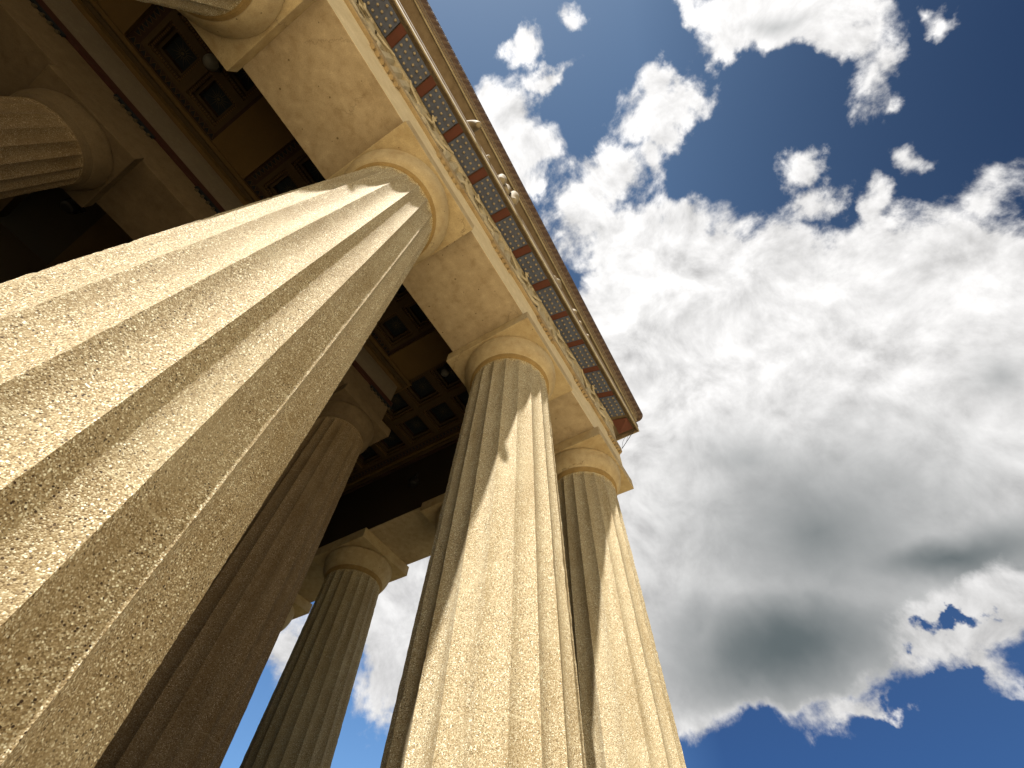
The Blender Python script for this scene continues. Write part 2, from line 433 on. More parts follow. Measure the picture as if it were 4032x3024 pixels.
# ---- figures: one continuous skin over a posed skeleton
def figure_mesh(name, joints, bones, lvl=2):
    me = bpy.data.meshes.new(name); names = list(joints)
    me.from_pydata([joints[n][0] for n in names], [(names.index(a),names.index(b)) for a,b in bones], [])
    o = bpy.data.objects.new(name, me); COL.objects.link(o)
    sk = o.modifiers.new('skin','SKIN'); sk.use_smooth_shade = True
    for i, n in enumerate(names):
        r = joints[n][1]; me.skin_vertices[0].data[i].radius = (r, r)
        me.skin_vertices[0].data[i].use_root = (i == 0)
    ss = o.modifiers.new('smooth','SUBSURF'); ss.levels = lvl; ss.render_levels = lvl
    dg = bpy.context.evaluated_depsgraph_get(); ev = o.evaluated_get(dg)
    out = bpy.data.meshes.new_from_object(ev); out.name = name
    bpy.data.objects.remove(o); 
    for p in out.polygons: p.use_smooth = True
    return out
HB = [('pelvis','waist'),('waist','chest'),('chest','neck'),('neck','head'),('head','crown'),('chest','sh_l'),('sh_l','el_l'),('el_l','ha_l'),('chest','sh_r'),('sh_r','el_r'),('el_r','ha_r'),
      ('pelvis','hip_l'),('hip_l','kn_l'),('kn_l','an_l'),('an_l','to_l'),('pelvis','hip_r'),('hip_r','kn_r'),('kn_r','an_r'),('an_r','to_r')]
def man(kn_l=(-.3,-.1,.35), an_l=(-.35,0,.05), kn_r=(.3,-.14,.4), an_r=(.42,0,.04), el_l=(-.4,-.14,.95), ha_l=(-.55,-.2,1.1), el_r=(.42,-.14,1.0), ha_r=(.5,-.2,.75), lean=.08, pel=(0,-.02,.62)):
    px,py,pz = pel
    J = {'pelvis':((px,py,pz),.105),'waist':((px+lean*.4,py-.01,pz+.14),.09),'chest':((px+lean,py-.03,pz+.3),.115),'neck':((px+lean*1.2,py-.05,pz+.42),.05),
     'head':((px+lean*1.3,py-.08,pz+.5),.07),'crown':((px+lean*1.4,py-.08,pz+.58),.055),
     'sh_l':((px+lean-.15,py-.04,pz+.34),.058),'el_l':(el_l,.042),'ha_l':(ha_l,.034),'sh_r':((px+lean+.15,py-.04,pz+.34),.058),'el_r':(el_r,.042),'ha_r':(ha_r,.034),
     'hip_l':((px-.09,py,pz-.06),.085),'kn_l':(kn_l,.06),'an_l':(an_l,.04),'to_l':((an_l[0]-.02,an_l[1]-.12,an_l[2]-.01),.03),
     'hip_r':((px+.09,py,pz-.06),.085),'kn_r':(kn_r,.06),'an_r':(an_r,.04),'to_r':((an_r[0]+.02,an_r[1]-.12,an_r[2]-.01),.03)}
    return J
poses = [man(), man(kn_l=(-.42,-.16,.5),an_l=(-.5,0,.1),el_r=(.36,-.2,1.25),ha_r=(.2,-.22,1.2),lean=-.1),
         man(kn_r=(.38,-.18,.45),an_r=(.55,-.05,.2),el_l=(-.36,-.2,.8),ha_l=(-.2,-.24,.65),lean=.16), man(lean=-.2,kn_l=(-.2,-.12,.3),an_l=(-.42,-.02,.1),el_r=(.3,-.16,.85),ha_r=(.52,-.22,.95))]
fig_me = [figure_mesh('relief_figure', p, HB) for p in poses]
met_x = [(a+b)/2 for a, b in zip(tri_x, tri_x[1:])]
for i, mx in enumerate(met_x):
    w = abs(tri_x[i]-tri_x[i+1])/2-TW-.004
    mb = MB(); mb.box(-w,w,-.028,0,0,1.30)
    pnl = mb.build('metope', M['sculpt'], ent); pnl.location = (mx,-.862,TZ+.004-10.43)
    for k in range(2):
        f = link('relief_figure', fig_me[(i*2+k) % 4], M['sculpt'], pnl)
        f.location = (-.3+.6*k,-.055,.0); f.scale = ((-1 if (i+k) % 2 else 1)*1.0,.62,1.08)

# ---- horizontal cornice
GZ = 12.93
gprof = [(.5,13.27),(.99,13.255),(1.0,13.24),(1.50,13.10),(1.56,13.10),(1.565,GZ+.03),(1.595,GZ+.03),(1.60,GZ-.005),(1.63,GZ-.005),(1.63,13.16),(1.645,13.19),(1.645,13.30),(1.60,13.34),(1.60,13.42),(.5,13.42)]
mb = sweep(gprof, XL, YB)
mm = [0]*len(gprof); mm[7] = 1; mm[8] = 1
mb.m = [m_ for m_ in mm for _ in (0,1)]+[0,0]
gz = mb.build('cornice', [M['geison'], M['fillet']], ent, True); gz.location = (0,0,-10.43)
# mutules with their pegs, red viae between
mut_w = .415; slope = math.atan2(.21,.50)
def mut_pt(o, n):   # point on the sloping soffit, o outward, n below it
    z = 13.24-(o-1.0)*.42
    return z-n
mm_ = MB()
v = []
for nn in (.0,.045):
    for o in (1.005,1.485):
        for sx in (-mut_w,mut_w): v.append((sx,-o,mut_pt(o,nn)))
mm_.add(v, [(0,1,3,2),(4,6,7,5),(0,4,5,1),(2,3,7,6),(0,2,6,4),(1,5,7,3)])
mut_me = mm_.mesh('mutule', True)
gm = MB(); gm.lathe([(.025,-.04),(.030,-.028),(.030,0.0)],12); gut_me = gm.mesh('gutta')
vi = MB(); vi.add([(s_*.102,-o,mut_pt(o,nn)) for nn in (0,.012) for o in (1.005,1.485) for s_ in (-1,1)], [(0,1,3,2),(4,6,7,5),(0,4,5,1),(2,3,7,6),(0,2,6,4),(1,5,7,3)])
via_me = vi.mesh('via', True)
centres = [.42,-.63,-1.665,-2.685,-3.70]+[-3.70-1.072*k for k in range(1,10)]
vias = [(a+b)/2 for a,b in zip(centres,centres[1:])]
def add_mutule(x, y=0, rz=0, w=1.0):
    o = link('mutule', mut_me, M['mutule'], ent); o.location = (x,y,-10.43); o.rotation_euler = (0,0,rz); o.scale = (w,1,1)
    for a in range(6):
        for c in range(3):
            ou = 1.075+c*.165
            gt = link('gutta', gut_me, M['gutta'], o); gt.location = (-.345+a*.138,-ou,mut_pt(ou,.043)); gt.rotation_euler = (-slope,0,0)
            gt.scale = (1/w,1,1)
for x in centres: add_mutule(x)
for x in vias:
    o = link('via', via_me, M['via'], ent); o.location = (x,0,-10.43)
add_mutule(0,-.42,R(90)); add_mutule(0,.63,R(90))
# red corner panel with a gold palmette
cp = MB()
cp.add([(a,-c,mut_pt(max(a,c),.012)) for a,c in ((1.0,1.0),(1.485,1.0),(1.485,1.485),(1.0,1.485))], [(0,1,2,3)])
cp.add([(a,-c,mut_pt(max(a,c),0.0)) for a,c in ((1.0,1.0),(1.485,1.0),(1.485,1.485),(1.0,1.485))], [(3,2,1,0)])
for k in range(9):
    a = R(-80+20*k)+R(-45); L = .19+.03*math.cos(R(-80+20*k))
    bx, by = 1.17, -1.17
    ex, ey = bx+L*math.cos(a)*1.0, by+L*math.sin(a)
    zz = lambda X,Y: mut_pt(max(X,-Y),.02)
    nx, ny = -math.sin(a)*.012, math.cos(a)*.012
    cp.face([(bx+nx,by+ny,zz(bx,by)),(bx-nx,by-ny,zz(bx,by)),(ex-nx,ey-ny,zz(ex,ey)),(ex+nx,ey+ny,zz(ex,ey))],1)
o = cp.build('corner_panel', [M['via'], M['gold']], ent); o.location = (0,0,-10.43)

# ------------------------------------------------------------------ pediment over the front
ped = empty('pediment',(-14.38,0,13.42)); tag(ped,'brown raking cornice of the pediment above the front columns','pediment')
SL = .224; XC = 1.66; XM = -14.38
zc0 = 13.56
def rake(prof, name, mats, mids=None, xe=XC, y_end=None):
    """profile (outward, z above the rake line) along both slopes"""
    n = len(prof); mb = MB()
    xs = [xe, XM, 2*XM-xe]
    vs = []
    for o_, z_ in prof:
        for X in xs: vs.append((X,-o_,zc0+SL*(XC-(X if X >= XM else 2*XM-X))+z_))
    fs = []; ms = []
    for i in range(n):
        j = (i+1) % n
        for k in (0,1): fs.append((i*3+k,i*3+k+1,j*3+k+1,j*3+k)); ms.append((mids or [0]*n)[i])
    fs.append(tuple(i*3 for i in range(n))); ms.append(0); fs.append(tuple(i*3+2 for i in range(n-1,-1,-1))); ms.append(0)
    mb.add(vs, fs); mb.m = ms
    o = mb.build(name, mats, ped, True); o.location = (14.38,0,-13.42)
    return o
rake([(.45,.02),(1.60,.0),(1.62,-.05),(1.665,-.05),(1.68,.06),(1.70,.07),(1.74,.20),(1.74,.26),(.45,.26)], 'raking_cornice', [M['geison'],M['fillet'],M['rake_band']], [0,0,1,2,0,2,1,0,0])
rake([(.45,.265),(1.70,.265),(1.735,.275),(1.80,.32),(1.86,.42),(1.885,.54),(1.86,.56),(.45,.56)], 'gutter_moulding', [M['sima']], xe=1.90)
ty = MB(); ty.face([(1.4,-.42,13.425),(XM,-.42,zc0+SL*(XC-XM)+.02),(2*XM-1.4,-.42,13.425)])
ty.face([(1.4,-.36,13.425),(2*XM-1.4,-.36,13.425),(XM,-.36,zc0+SL*(XC-XM)+.02)])
o = ty.build('tympanum', M['geison'], ped); o.location = (14.38,0,-13.42)

# roof behind it
rf = empty('roof',(-14.38,20,13.5)); tag(rf,'tiled roof of the temple behind the pediment','roof')
for s_ in (1,-1):
    q = MB(); a = 1.75; zt = zc0+SL*(XC-XM)
    pts = [(XM+s_*(a-XM),-.3,13.62),(XM,-.3,zt+.3),(XM,YB,zt+.3),(XM+s_*(a-XM),YB,13.62)]
    lo = [(x_,y_,z_-.1) for x_,y_,z_ in pts]
    q.add(pts+lo, [(0,1,2,3),(4,7,6,5),(0,4,5,1),(1,5,6,2),(2,6,7,3),(3,7,4,0)])
    o = q.build('roof_slope', M['tile'], rf, True); o.location = (14.38,-20,-13.5)

# pediment statues standing on the cornice
HORSE = {'body':((0,.45,.2),.17),'chest':((0,.12,.3),.17),'neck':((0,-.08,.42),.13),'poll':((0,-.24,.44),.105),'cheek':((0,-.35,.32),.10),'muzzle':((0,-.43,.14),.065),'nose':((0,-.44,.06),.06),
         'ear_l':((-.05,-.2,.56),.022),'ear_r':((.05,-.2,.56),.022)}
HBN = [('body','chest'),('chest','neck'),('neck','poll'),('poll','cheek'),('cheek','muzzle'),('muzzle','nose'),('poll','ear_l'),('poll','ear_r')]
horse_me = figure_mesh('statue', HORSE, HBN)
SEAT = man(kn_l=(-.12,-.40,.60),an_l=(-.12,-.36,.1),kn_r=(.14,-.42,.58),an_r=(.16,-.30,.08),el_l=(-.3,-.12,.80),ha_l=(-.22,-.42,.68),el_r=(.34,-.1,.82),ha_r=(.3,-.42,.72),lean=.05,pel=(0,0,.52))
for k_ in ('kn_l','kn_r','an_l','an_r','hip_l','hip_r'): SEAT[k_] = (SEAT[k_][0], .135)
for k_ in ('el_l','el_r','ha_l','ha_r'): SEAT[k_] = ((SEAT[k_][0][0]*.8, SEAT[k_][0][1]*.55, SEAT[k_][0][2]), .06)
seat_me = figure_mesh('statue', SEAT, HB)
LIE = man(kn_l=(-.5,-.34,.36),an_l=(-.85,-.28,.1),kn_r=(-.42,-.30,.46),an_r=(-.7,-.36,.12),el_l=(.05,-.32,.50),ha_l=(-.2,-.46,.42),el_r=(.36,-.2,.3),ha_r=(.42,-.38,.12),lean=.12,pel=(-.05,-.05,.2))
for k_ in ('kn_l','kn_r','an_l','an_r','hip_l','hip_r','waist','chest'): LIE[k_] = (LIE[k_][0], .13)
for k_ in ('el_l','ha_l'): LIE[k_] = ((LIE[k_][0][0], LIE[k_][0][1]*.6, LIE[k_][0][2]), .055)
lie_me = figure_mesh('statue', LIE, HB)
def statue(me, x, y, sc, rz, label, z=13.42, rx=0):
    o = link('pediment_statue', me, M['statue']); o.location = (x,y,z); o.scale = (sc,)*3; o.rotation_euler = (rx,0,rz)
    tag(o, label, 'statue', 'pediment statues')
statue(horse_me,-8.55,-1.25,1.35,R(18),'pale horse head statue jutting alone over the brown cornice edge',13.46)
statue(horse_me,-7.6,-1.32,.8,R(-10),'small pale statue muzzle peeping over the cornice between the horse head and the seated group',13.36)
statue(seat_me,-6.95,-1.24,1.02,R(8),'seated pale statue, upper of the pair with knees over the cornice',13.42)
statue(seat_me,-6.48,-1.25,1.1,R(-22),'seated pale statue, lower of the pair with knees over the cornice',13.42)
statue(lie_me,-3.35,-1.20,.95,R(6),'reclining pale statue, topmost of the row of limbs near the corner',13.42)
statue(horse_me,-2.72,-1.27,.95,R(-24),'rearing pale horse head statue, second of the row near the corner',13.42)
statue(horse_me,-2.3,-1.27,.9,R(-30),'pale horse head statue, third of the row near the corner',13.42)
statue(horse_me,-1.92,-1.38,.62,R(-20),'smallest pale statue at the low corner end of the pediment',13.42)
statue(lie_me,-11.3,-1.18,1.15,R(10),'large pale statue lying on the cornice at the top edge',13.42)

# corner cables of a bird net
wr = empty('net_cable',(1.05,-1.05,11.8)); tag(wr,'thin dark net cables hanging at the cornice corner against grey cloud','cable')
def wire(pts, r=.006):
    mb = MB(); mb.tube(pts, r, 5); o = mb.build('strand', M['iron'], wr); o.location = (-1.05,1.05,-11.8)
A_, B_ = Vector((1.06,-1.06,11.80)), Vector((1.50,-1.50,12.92))
wire([A_.lerp(B_,k/6) for k in range(7)], .010)
wire([A_.lerp(B_,k/8)+Vector((-.09,.09,0))*math.sin(math.pi*k/8) for k in range(9)], .005)
wire([A_.lerp(B_,.35+.65*k/6)+Vector((-.05,.03,.02))*math.sin(math.pi*k/6) for k in range(7)], .004)

# ------------------------------------------------------------------ porch entablature
pe = empty('porch_entablature',(-4,4.1,10.8)); tag(pe,'dim inner porch beam with red band and smooth grey frieze','entablature')
def pepart(mb, name, mat, bev=.012):
    o = mb.build(name, mat, pe, True); o.location = (4,-4.1,-10.8)
    if bev: bevel(o, bev)
    return o
PX = -3.78; PXL = -25.0
def pbox(name, mat, out, z0, z1, back=5.6, bev=.01):
    mb = MB(); mb.box(PXL,PX+out,4.04-out,back,z0,z1); return pepart(mb, name, mat, bev)
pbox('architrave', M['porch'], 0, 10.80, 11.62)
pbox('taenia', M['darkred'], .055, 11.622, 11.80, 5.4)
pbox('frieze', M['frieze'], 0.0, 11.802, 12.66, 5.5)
pbox('crown_moulding', M['ochre'], .10, 12.662, 12.80, 5.5)
pbox('crown_moulding', M['brown'], .19, 12.802, 12.90, 5.5)
pbox('crown_moulding', M['ochre'], .27, 12.902, 12.985, 5.5)
rg = MB(); rg.box(-.45,.45,-.05,0,-.075,0)
for k in range(6): rg.lathe([(.036,-.135),(.03,-.074)],8,(-.375+.15*k,-.024),1)
rg_me = rg.mesh('regula')
for rx in (-4.13,-6.13,-8.1,-10.1,-12.1,-14.1):
    o = link('regula', rg_me, [M['navy'],M['gold']], pe); o.location = (rx+4,4.038-4.1,11.62-10.8)
# side wall of the inner building with its own beam
cw = empty('inner_wall',(-4.6,20,.7)); tag(cw,'dark inner building wall behind the porch columns','wall')
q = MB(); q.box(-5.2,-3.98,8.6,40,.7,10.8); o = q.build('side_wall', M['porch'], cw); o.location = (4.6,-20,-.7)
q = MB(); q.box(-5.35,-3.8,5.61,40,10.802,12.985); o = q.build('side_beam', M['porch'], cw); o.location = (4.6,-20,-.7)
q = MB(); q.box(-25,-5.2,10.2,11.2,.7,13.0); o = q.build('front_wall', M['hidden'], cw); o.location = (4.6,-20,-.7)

# ------------------------------------------------------------------ painted ceiling
ce = empty('portico_ceiling',(0,0,13)); tag(ce,'dark painted coffered ceiling with ochre beams over the colonnade','ceiling')
def cpart(mb, name, mats, parent=ce, bev=0):
    o = mb.build(name, mats, parent); o.location = (0,0,-13)
    if bev: bevel(o, bev)
    return o
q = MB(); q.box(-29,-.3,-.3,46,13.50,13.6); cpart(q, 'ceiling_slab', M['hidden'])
def star(mb, cx, cy, z, r):
    for k in range(16):
        a = 2*math.pi*k/16+.1; L = r*(1.15 if k % 2 == 0 else .75)
        w = .008
        mb.face([(cx+.06*math.cos(a)-w*math.sin(a),cy+.06*math.sin(a)+w*math.cos(a),z),(cx+.06*math.cos(a)+w*math.sin(a),cy+.06*math.sin(a)-w*math.cos(a),z),(cx+L*math.cos(a),cy+L*math.sin(a),z)],1)
    mb.lathe([(.035,z-.02),(.03,z)],8,(cx,cy),1)
def coffer_meshes(px, py):
    mb = MB()
    hs = [(px/2,py/2,13.10),(px/2-.10,py/2-.10,13.10),(px/2-.10,py/2-.10,13.17),(px/2-.17,py/2-.17,13.17),(px/2-.17,py/2-.17,13.26),(px/2-.235,py/2-.235,13.26),(px/2-.235,py/2-.235,13.40)]
    mats = [0,2,1,0,0,1]
    for i in range(len(hs)-1):
        a, c = hs[i], hs[i+1]
        A4 = [(-a[0],-a[1],a[2]),(a[0],-a[1],a[2]),(a[0],a[1],a[2]),(-a[0],a[1],a[2])]
        C4 = [(-c[0],-c[1],c[2]),(c[0],-c[1],c[2]),(c[0],c[1],c[2]),(-c[0],c[1],c[2])]
        for k in range(4): mb.face([A4[k],C4[k],C4[(k+1)%4],A4[(k+1)%4]], mats[i])
    # bead row along the inner step
    hx, hy = px/2-.135, py/2-.135
    nb = 13
    for k in range(nb):
        u = -hx+2*hx*(k+.5)/nb; w_ = -hy+2*hy*(k+.5)/nb
        for (bx,by) in ((u,-hy),(u,hy)): mb.box(bx-.017,bx+.017,by-.02,by+.02,13.158,13.169,2)
        for (bx,by) in ((-hx,w_),(hx,w_)): mb.box(bx-.02,bx+.02,by-.017,by+.017,13.158,13.169,2)
    me1 = mb.mesh('coffer')
    pm = MB(); h = hs[-1]; pm.face([(-h[0],-h[1],h[2]-.002),(-h[0],h[1],h[2]-.002),(h[0],h[1],h[2]-.002),(h[0],-h[1],h[2]-.002)],0)
    star(pm,0,0,h[2]-.012,min(h[0],h[1])*.95)
    return me1, pm.mesh('coffer_panel')
def coffer_grid(xs, ys, px, py):
    a, c = coffer_meshes(px, py)
    for x_ in xs:
        for y_ in ys:
            o = link('coffer', a, [M['brown'],M['maroon'],M['ochre']], ce); o.location = (x_,y_,-13)
            link('coffer_panel', c, [M['navy'],M['gold']], o)
def heart_row(mb, x0, y0, x1, y1, z, n):
    d = Vector((x1-x0,y1-y0,0)); d.normalize(); nrm = Vector((-d.y,d.x,0))
    for k in range(n):
        c = Vector((x0,y0,z)).lerp(Vector((x1,y1,z)), (k+.5)/n)
        out = [(-.045,.03),(-.02,.05),(0,.035),(.02,.05),(.045,.03),(.04,0),(0,-.06),(-.04,0)]
        mb.face([tuple(c+d*a+nrm*b_) for a,b_ in out],1)
        for s_ in (-1,1):
            e = [(-.075*s_,.06),(-.065*s_,.06),(-.003*s_,-.075),(-.013*s_,-.075)]
            mb.face([tuple(c+d*a+nrm*b_) for a,b_ in e],2)
BW = .975
beam_x = [-4.16,-7.51,-10.86,-14.21,-17.56]
for bx in beam_x:
    q = MB(); q.box(bx-BW/2,bx+BW/2,.93,3.83,12.99,13.3); cpart(q, 'beam', M['ochre'])
fx = [(-7.51+BW/2,-4.16-BW/2),(-10.86+BW/2,-7.51-BW/2),(-14.21+BW/2,-10.86-BW/2),(-17.56+BW/2,-14.21-BW/2)]
for a, c in fx:
    m0 = (a+c)/2+.07; px = 1.02
    coffer_grid([m0-px/2,m0+px/2],[3.15-1.02*k for k in range(3)],1.02,1.02)
    mb = MB(); z = 13.10
    x0, x1, y0, y1 = m0-px, m0+px, 3.15-1.02*2.5, 3.15+.51
    mb.box(a,x0,.93,3.83,z,z+.12); mb.box(x1,c,.93,3.83,z,z+.12); mb.box(x0,x1,y1,3.83,z,z+.12)
    heart_row(mb, a+.05, y1+.085, c-.05, y1+.085, z-.003, 17)
    heart_row(mb, a+.10, .95, a+.10, 3.6, z-.003, 20)
    cpart(mb, 'painted_border', [M['maroon'],M['navy'],M['ochre']])
q = MB(); q.box(-29,PX+.3,3.832,4.05,12.99,13.2); cpart(q, 'wall_plate', M['brown'])
# corner and flank aisle
coffer_grid([-3.12,-2.0],[2.62-1.12]+[2.62+1.12*k for k in range(9)],1.12,1.12)
mb = MB(); z = 13.10
mb.box(-1.44,-1.24,.93,13.0,z,z+.12); mb.box(-3.70,-3.68,.93,4.0,z,z+.12)
heart_row(mb, -1.34, 1.0, -1.34, 12.5, z-.003, 80)
cpart(mb, 'painted_border', [M['maroon'],M['navy'],M['ochre']])
for x0,x1,z0,mt in ((-1.24,-1.16,13.02,'ochre'),(-1.16,-1.06,12.95,'brown'),(-1.06,-.945,12.88,'maroon')):
    q = MB(); q.box(x0,x1,.93,46,z0,13.3); cpart(q, 'wall_moulding', M[mt])
q = MB(); q.box(-3.7,-1.24,12.15,46,13.1,13.4); cpart(q, 'ceiling_board', M['hidden'])  # plain dark board, the fading light of the aisle put into its colour
q = MB(); q.box(-.975,-.949,.952,46,10.445,12.875)  # thin dark sheet over the beam's inner face, standing in for shade
o = cpart(q, 'shade_facing', M['hidden'])
# porch ceiling behind the inner beam
for bx in (-6.6,-8.9,-11.2,-13.5,-15.8):
    q = MB(); q.box(bx-.42,bx+.42,5.6,10.2,12.9,13.3); cpart(q, 'beam', M['brown'])

# ------------------------------------------------------------------ lamps
def lamp(x, y, z, label, r=.155):
    e = empty('globe_lamp',(x,y,13.08)); tag(e, label, 'lamp', 'globe lamps under the ceiling')
    g_ = MB(); prof = [(r*math.sin(math.pi*k/14)+.002, -r*math.cos(math.pi*k/14)) for k in range(15)]; g_.lathe(prof,24)
    o = g_.build('globe', M['globe'], e, True); o.location = (0,0,z-13.08)
    c_ = MB(); c_.lathe([(r*1.04,z-13.08+.0),(r*1.07,z-13.08+.05),(r*.8,z-13.08+r*.95),(.05,z-13.08+r*1.25),(.03,-.05),(.09,-.03),(.09,.05)],24)
    c_.tube([(.0,r*1.02,z-13.08),(.0,r*1.28,z-13.08+.06),(0,r*1.0,z-13.08+r*1.1)],.022)
    c_.tube([(r*1.02,0,z-13.08),(r*1.28,0,z-13.08+.06),(r*1.0,0,z-13.08+r*1.1)],.022)
    c_.build('bracket', M['iron'], e, True)
lamp(-12.28,2.40,12.68,'frosted globe lamp in black bracket near the upper left capital')
lamp(-3.45,2.51,12.70,'pale globe lamp in a corner coffer beside the middle capital',.12)
def flood(x, y, z, label, rz):
    e = empty('floodlight',(x,y,z),rz); tag(e, label, 'floodlight', 'black floodlights')
    a = MB(); a.lathe([(.10,-.16),(.15,-.12),(.16,.1),(.1,.18),(.04,.2)],16); bevel(a.build('housing', M['iron'], e, True),.004)
    c = MB(); c.box(-.19,-.165,-.03,.03,-.05,.3); c.box(.165,.19,-.03,.03,-.05,.3); c.box(-.19,.19,-.03,.03,.27,.3); c.build('yoke', M['iron'], e)
flood(-12.1,7.83,12.62,'black floodlight under the dark porch ceiling at the left','' or 0.3)
flood(-1.1,5.2,11.6,'black floodlight on the dark inner face above the flank beam',1.2)

# ------------------------------------------------------------------ sun, sky
SUN = Vector((-math.sin(R(71.5)), -math.cos(R(71.5)), math.tan(R(60.2)))).normalized()
el = math.asin(SUN.z); az = math.atan2(SUN.x, SUN.y)
L = bpy.data.lights.new('sun','SUN'); L.energy = 5.0; L.angle = R(.53); L.color = (1,.965,.90)
so = bpy.data.objects.new('sun', L); COL.objects.link(so); so.rotation_euler = SUN.to_track_quat('Z','Y').to_euler(); so.location = (-20,-20,40)

# each cloud bank: two tangent axes on the sky sphere x,y,z twice and its weight
CLOUDS=[(1.069,-3.054,-0.971,2.739,1.584,-1.643,2.096,2.096),
 (0.587,-2.982,-1.596,2.724,1.566,-1.881,2.176,2.176),
 (0.438,-6.156,-4.391,3.543,2.045,-2.23,1.968,1.968),
 (1.526,-3.853,-0.975,1.648,0.927,-1.723,2.096,2.096),
 (0.948,-3.318,-1.358,2.226,1.213,-3.423,2.096,2.096),
 (0.489,-3.429,-2.099,2.772,1.538,-3.497,2.096,2.096),
 (0.337,-7.74,-5.825,2.797,1.571,-2.981,1.927,1.927),
 (8.149,-7.444,-1.843,6.113,7.145,-1.467,0.62,0.62),
 (-0.095,-9.385,-0.647,11.835,1.303,-2.28,0.651,0.651),
 (3.02,-4.687,-1.403,6.979,5.91,-2.065,0.979,0.979),
 (1.783,-7.127,-3.277,8.378,4.918,-2.926,0.886,0.886),
 (1.683,-5.584,-2.161,7.073,4.131,-3.081,1,1),
 (1.127,-7.443,-4.464,9.272,5.447,-3.128,0.894,0.894),
 (0.607,-8.074,-5.714,9.274,5.444,-3.239,0.954,0.954),
 (0.518,-14.445,-11.028,10.352,6.064,-3.99,0.71,0.71),
 (5.014,-21.996,-10.804,24.071,14.33,-2.748,0.465,0.465),
 (3.894,-17.267,-8.54,16.224,9.613,-3.146,0.589,0.589),
 (4.318,-25.506,-14.648,18.133,10.731,-3.895,0.527,0.527),
 (7.061,-8.113,-3.896,13.361,15.342,-1.993,0.558,0.558),
 (6.965,-11.469,0.534,10.271,6.145,-0.321,0.682,0.682),
 (5.821,-10.181,-0.039,11.291,6.733,-0.968,0.682,0.682),
 (10.42,-16.464,1.365,19.785,11.87,0.322,0.558,0.558),
 (9.039,-15.713,0.018,20.373,12.108,-2.921,0.496,0.496),
 (1.688,-9.234,-2.18,19.221,7.757,-1.134,0.62,0.62),
 (8.306,-21.293,-5.565,22.963,13.797,0.946,0.496,0.496),
 (5.574,-15.917,-5.059,22.471,13.472,0.079,0.589,0.589),
 (-4.634,-29.428,-5.434,20.099,0.458,-3.739,0.527,0.527),
 (9.523,-24.234,-6.234,16.803,10.007,-1.838,0.446,0.446),
 (1.55,-6.323,-2.952,14.034,8.491,2.254,1.031,1.031),
 (-3.578,-15.698,-5.171,23.62,1.215,-2.141,0.62,0.62),
 (4.326,-10.155,-5.771,20.642,16.64,4.537,0.651,0.651),
 (11.395,-32.537,-10.342,32.554,19.697,5.229,0.496,0.496),
 (6.609,-18.26,-11.817,14.778,11.978,2.42,0.422,0.422),
 (5.751,-38.555,-23.244,31.685,19,0.247,0.384,0.384),
 (-2.075,-23.768,-0.962,39.672,4.05,3.083,0.496,0.496),
 (4.832,-16.161,-0.798,40.911,17.025,1.514,0.465,0.465),
 (22.848,-43.44,-2.985,40.656,24.58,5.998,0.341,0.341),
 (3.809,-30.961,-19.812,29.461,17.539,-3.364,0.341,0.341),
 (3.076,-32.159,-21.827,34.051,20.585,4.973,0.384,0.384),
 (-3.247,-15.912,-9.408,18.741,2.376,-9.897,0.372,0.372),
 (4.404,-38.454,-25.072,48.544,29.372,7.798,0.31,0.31),
 (-0.937,-10.86,-4.099,6.379,-1.618,-14.519,0.781,0.781),
 (0.691,-14.562,-10.878,6.358,3.446,-10.31,0.739,0.739),
 (2.871,-12.919,-14.89,9.388,13.898,-15.125,0.465,0.465),
 (1.032,-8.35,-4.067,8.487,2.325,-22.807,0.572,0.572),
 (0.726,-4.164,-1.31,5.068,1.025,-10.969,1.343,1.343),
 (2.091,-5.971,-1.898,3.858,2.009,-8.575,1.123,1.123),
 (1.367,-9.03,-5.416,7.375,3.841,-16.391,0.627,0.627),
 (5.275,-6.804,1.937,3.138,1.688,-5.458,1.196,1.196),
 (6.866,-8.574,2.751,4.606,2.379,-10.791,0.648,0.648),
 (24.086,-13.427,-3.116,0.716,6.549,-12.306,0.446,0.446),
 (14.95,-14.393,9.473,15.837,8.465,-29.038,0.434,0.434)]
GAPS=[(1.752,-17.929,-12.116,11.69,6.281,-20.517,0.558,0.558),
 (1.164,-9.983,-6.479,12.359,6.139,-35.868,0.186,0.186),
 (0.732,-13.237,-9.742,7.447,3.739,-20.472,0.316,0.316)]
GREYS=[(0.898,-4.506,-1.68,4.37,1.428,-9.024,0.684,0.62),
 (1.541,-6.669,-2.165,6.914,2.12,-15.916,0.36,0.62),
 (0.087,-4.816,-2.696,9.825,2.666,-15.266,0.54,0.62),
 (0.412,-10.37,-7.861,7.723,4.209,-11.877,0.432,0.62),
 (0.589,-2.666,-1.337,2.22,1.226,-2.958,0.396,0.62),
 (1.553,-4.435,-1.41,2.33,1.24,-4.423,0.252,0.62),
 (1.107,-3.738,-1.475,3.719,2.097,-3.741,0.158,0.62),
 (2.186,-17.46,-11.12,10.086,5.331,-20.182,0.36,0.62),
 (3.006,-11.785,-5.335,24.758,14.955,3.25,0.144,0.62),
 (0.536,-9.699,-7.138,8.773,5.039,-6.196,0.144,0.62)]
BRIGHTS=[(-1.424,-11.323,-3.308,8.413,-3.69,-19.427,0.655,0.655),
 (1.021,-19.873,-14.735,9.418,4.955,-19.516,0.558,0.558),
 (1.088,-9.452,-4.727,12.804,3.498,-34.51,0.558,0.558),
 (-2.726,-22.675,-2.452,17.379,-12.37,-45.685,0.434,0.434),
 (1.383,-29.124,-21.756,13.776,7.467,-22.339,0.434,0.434)]


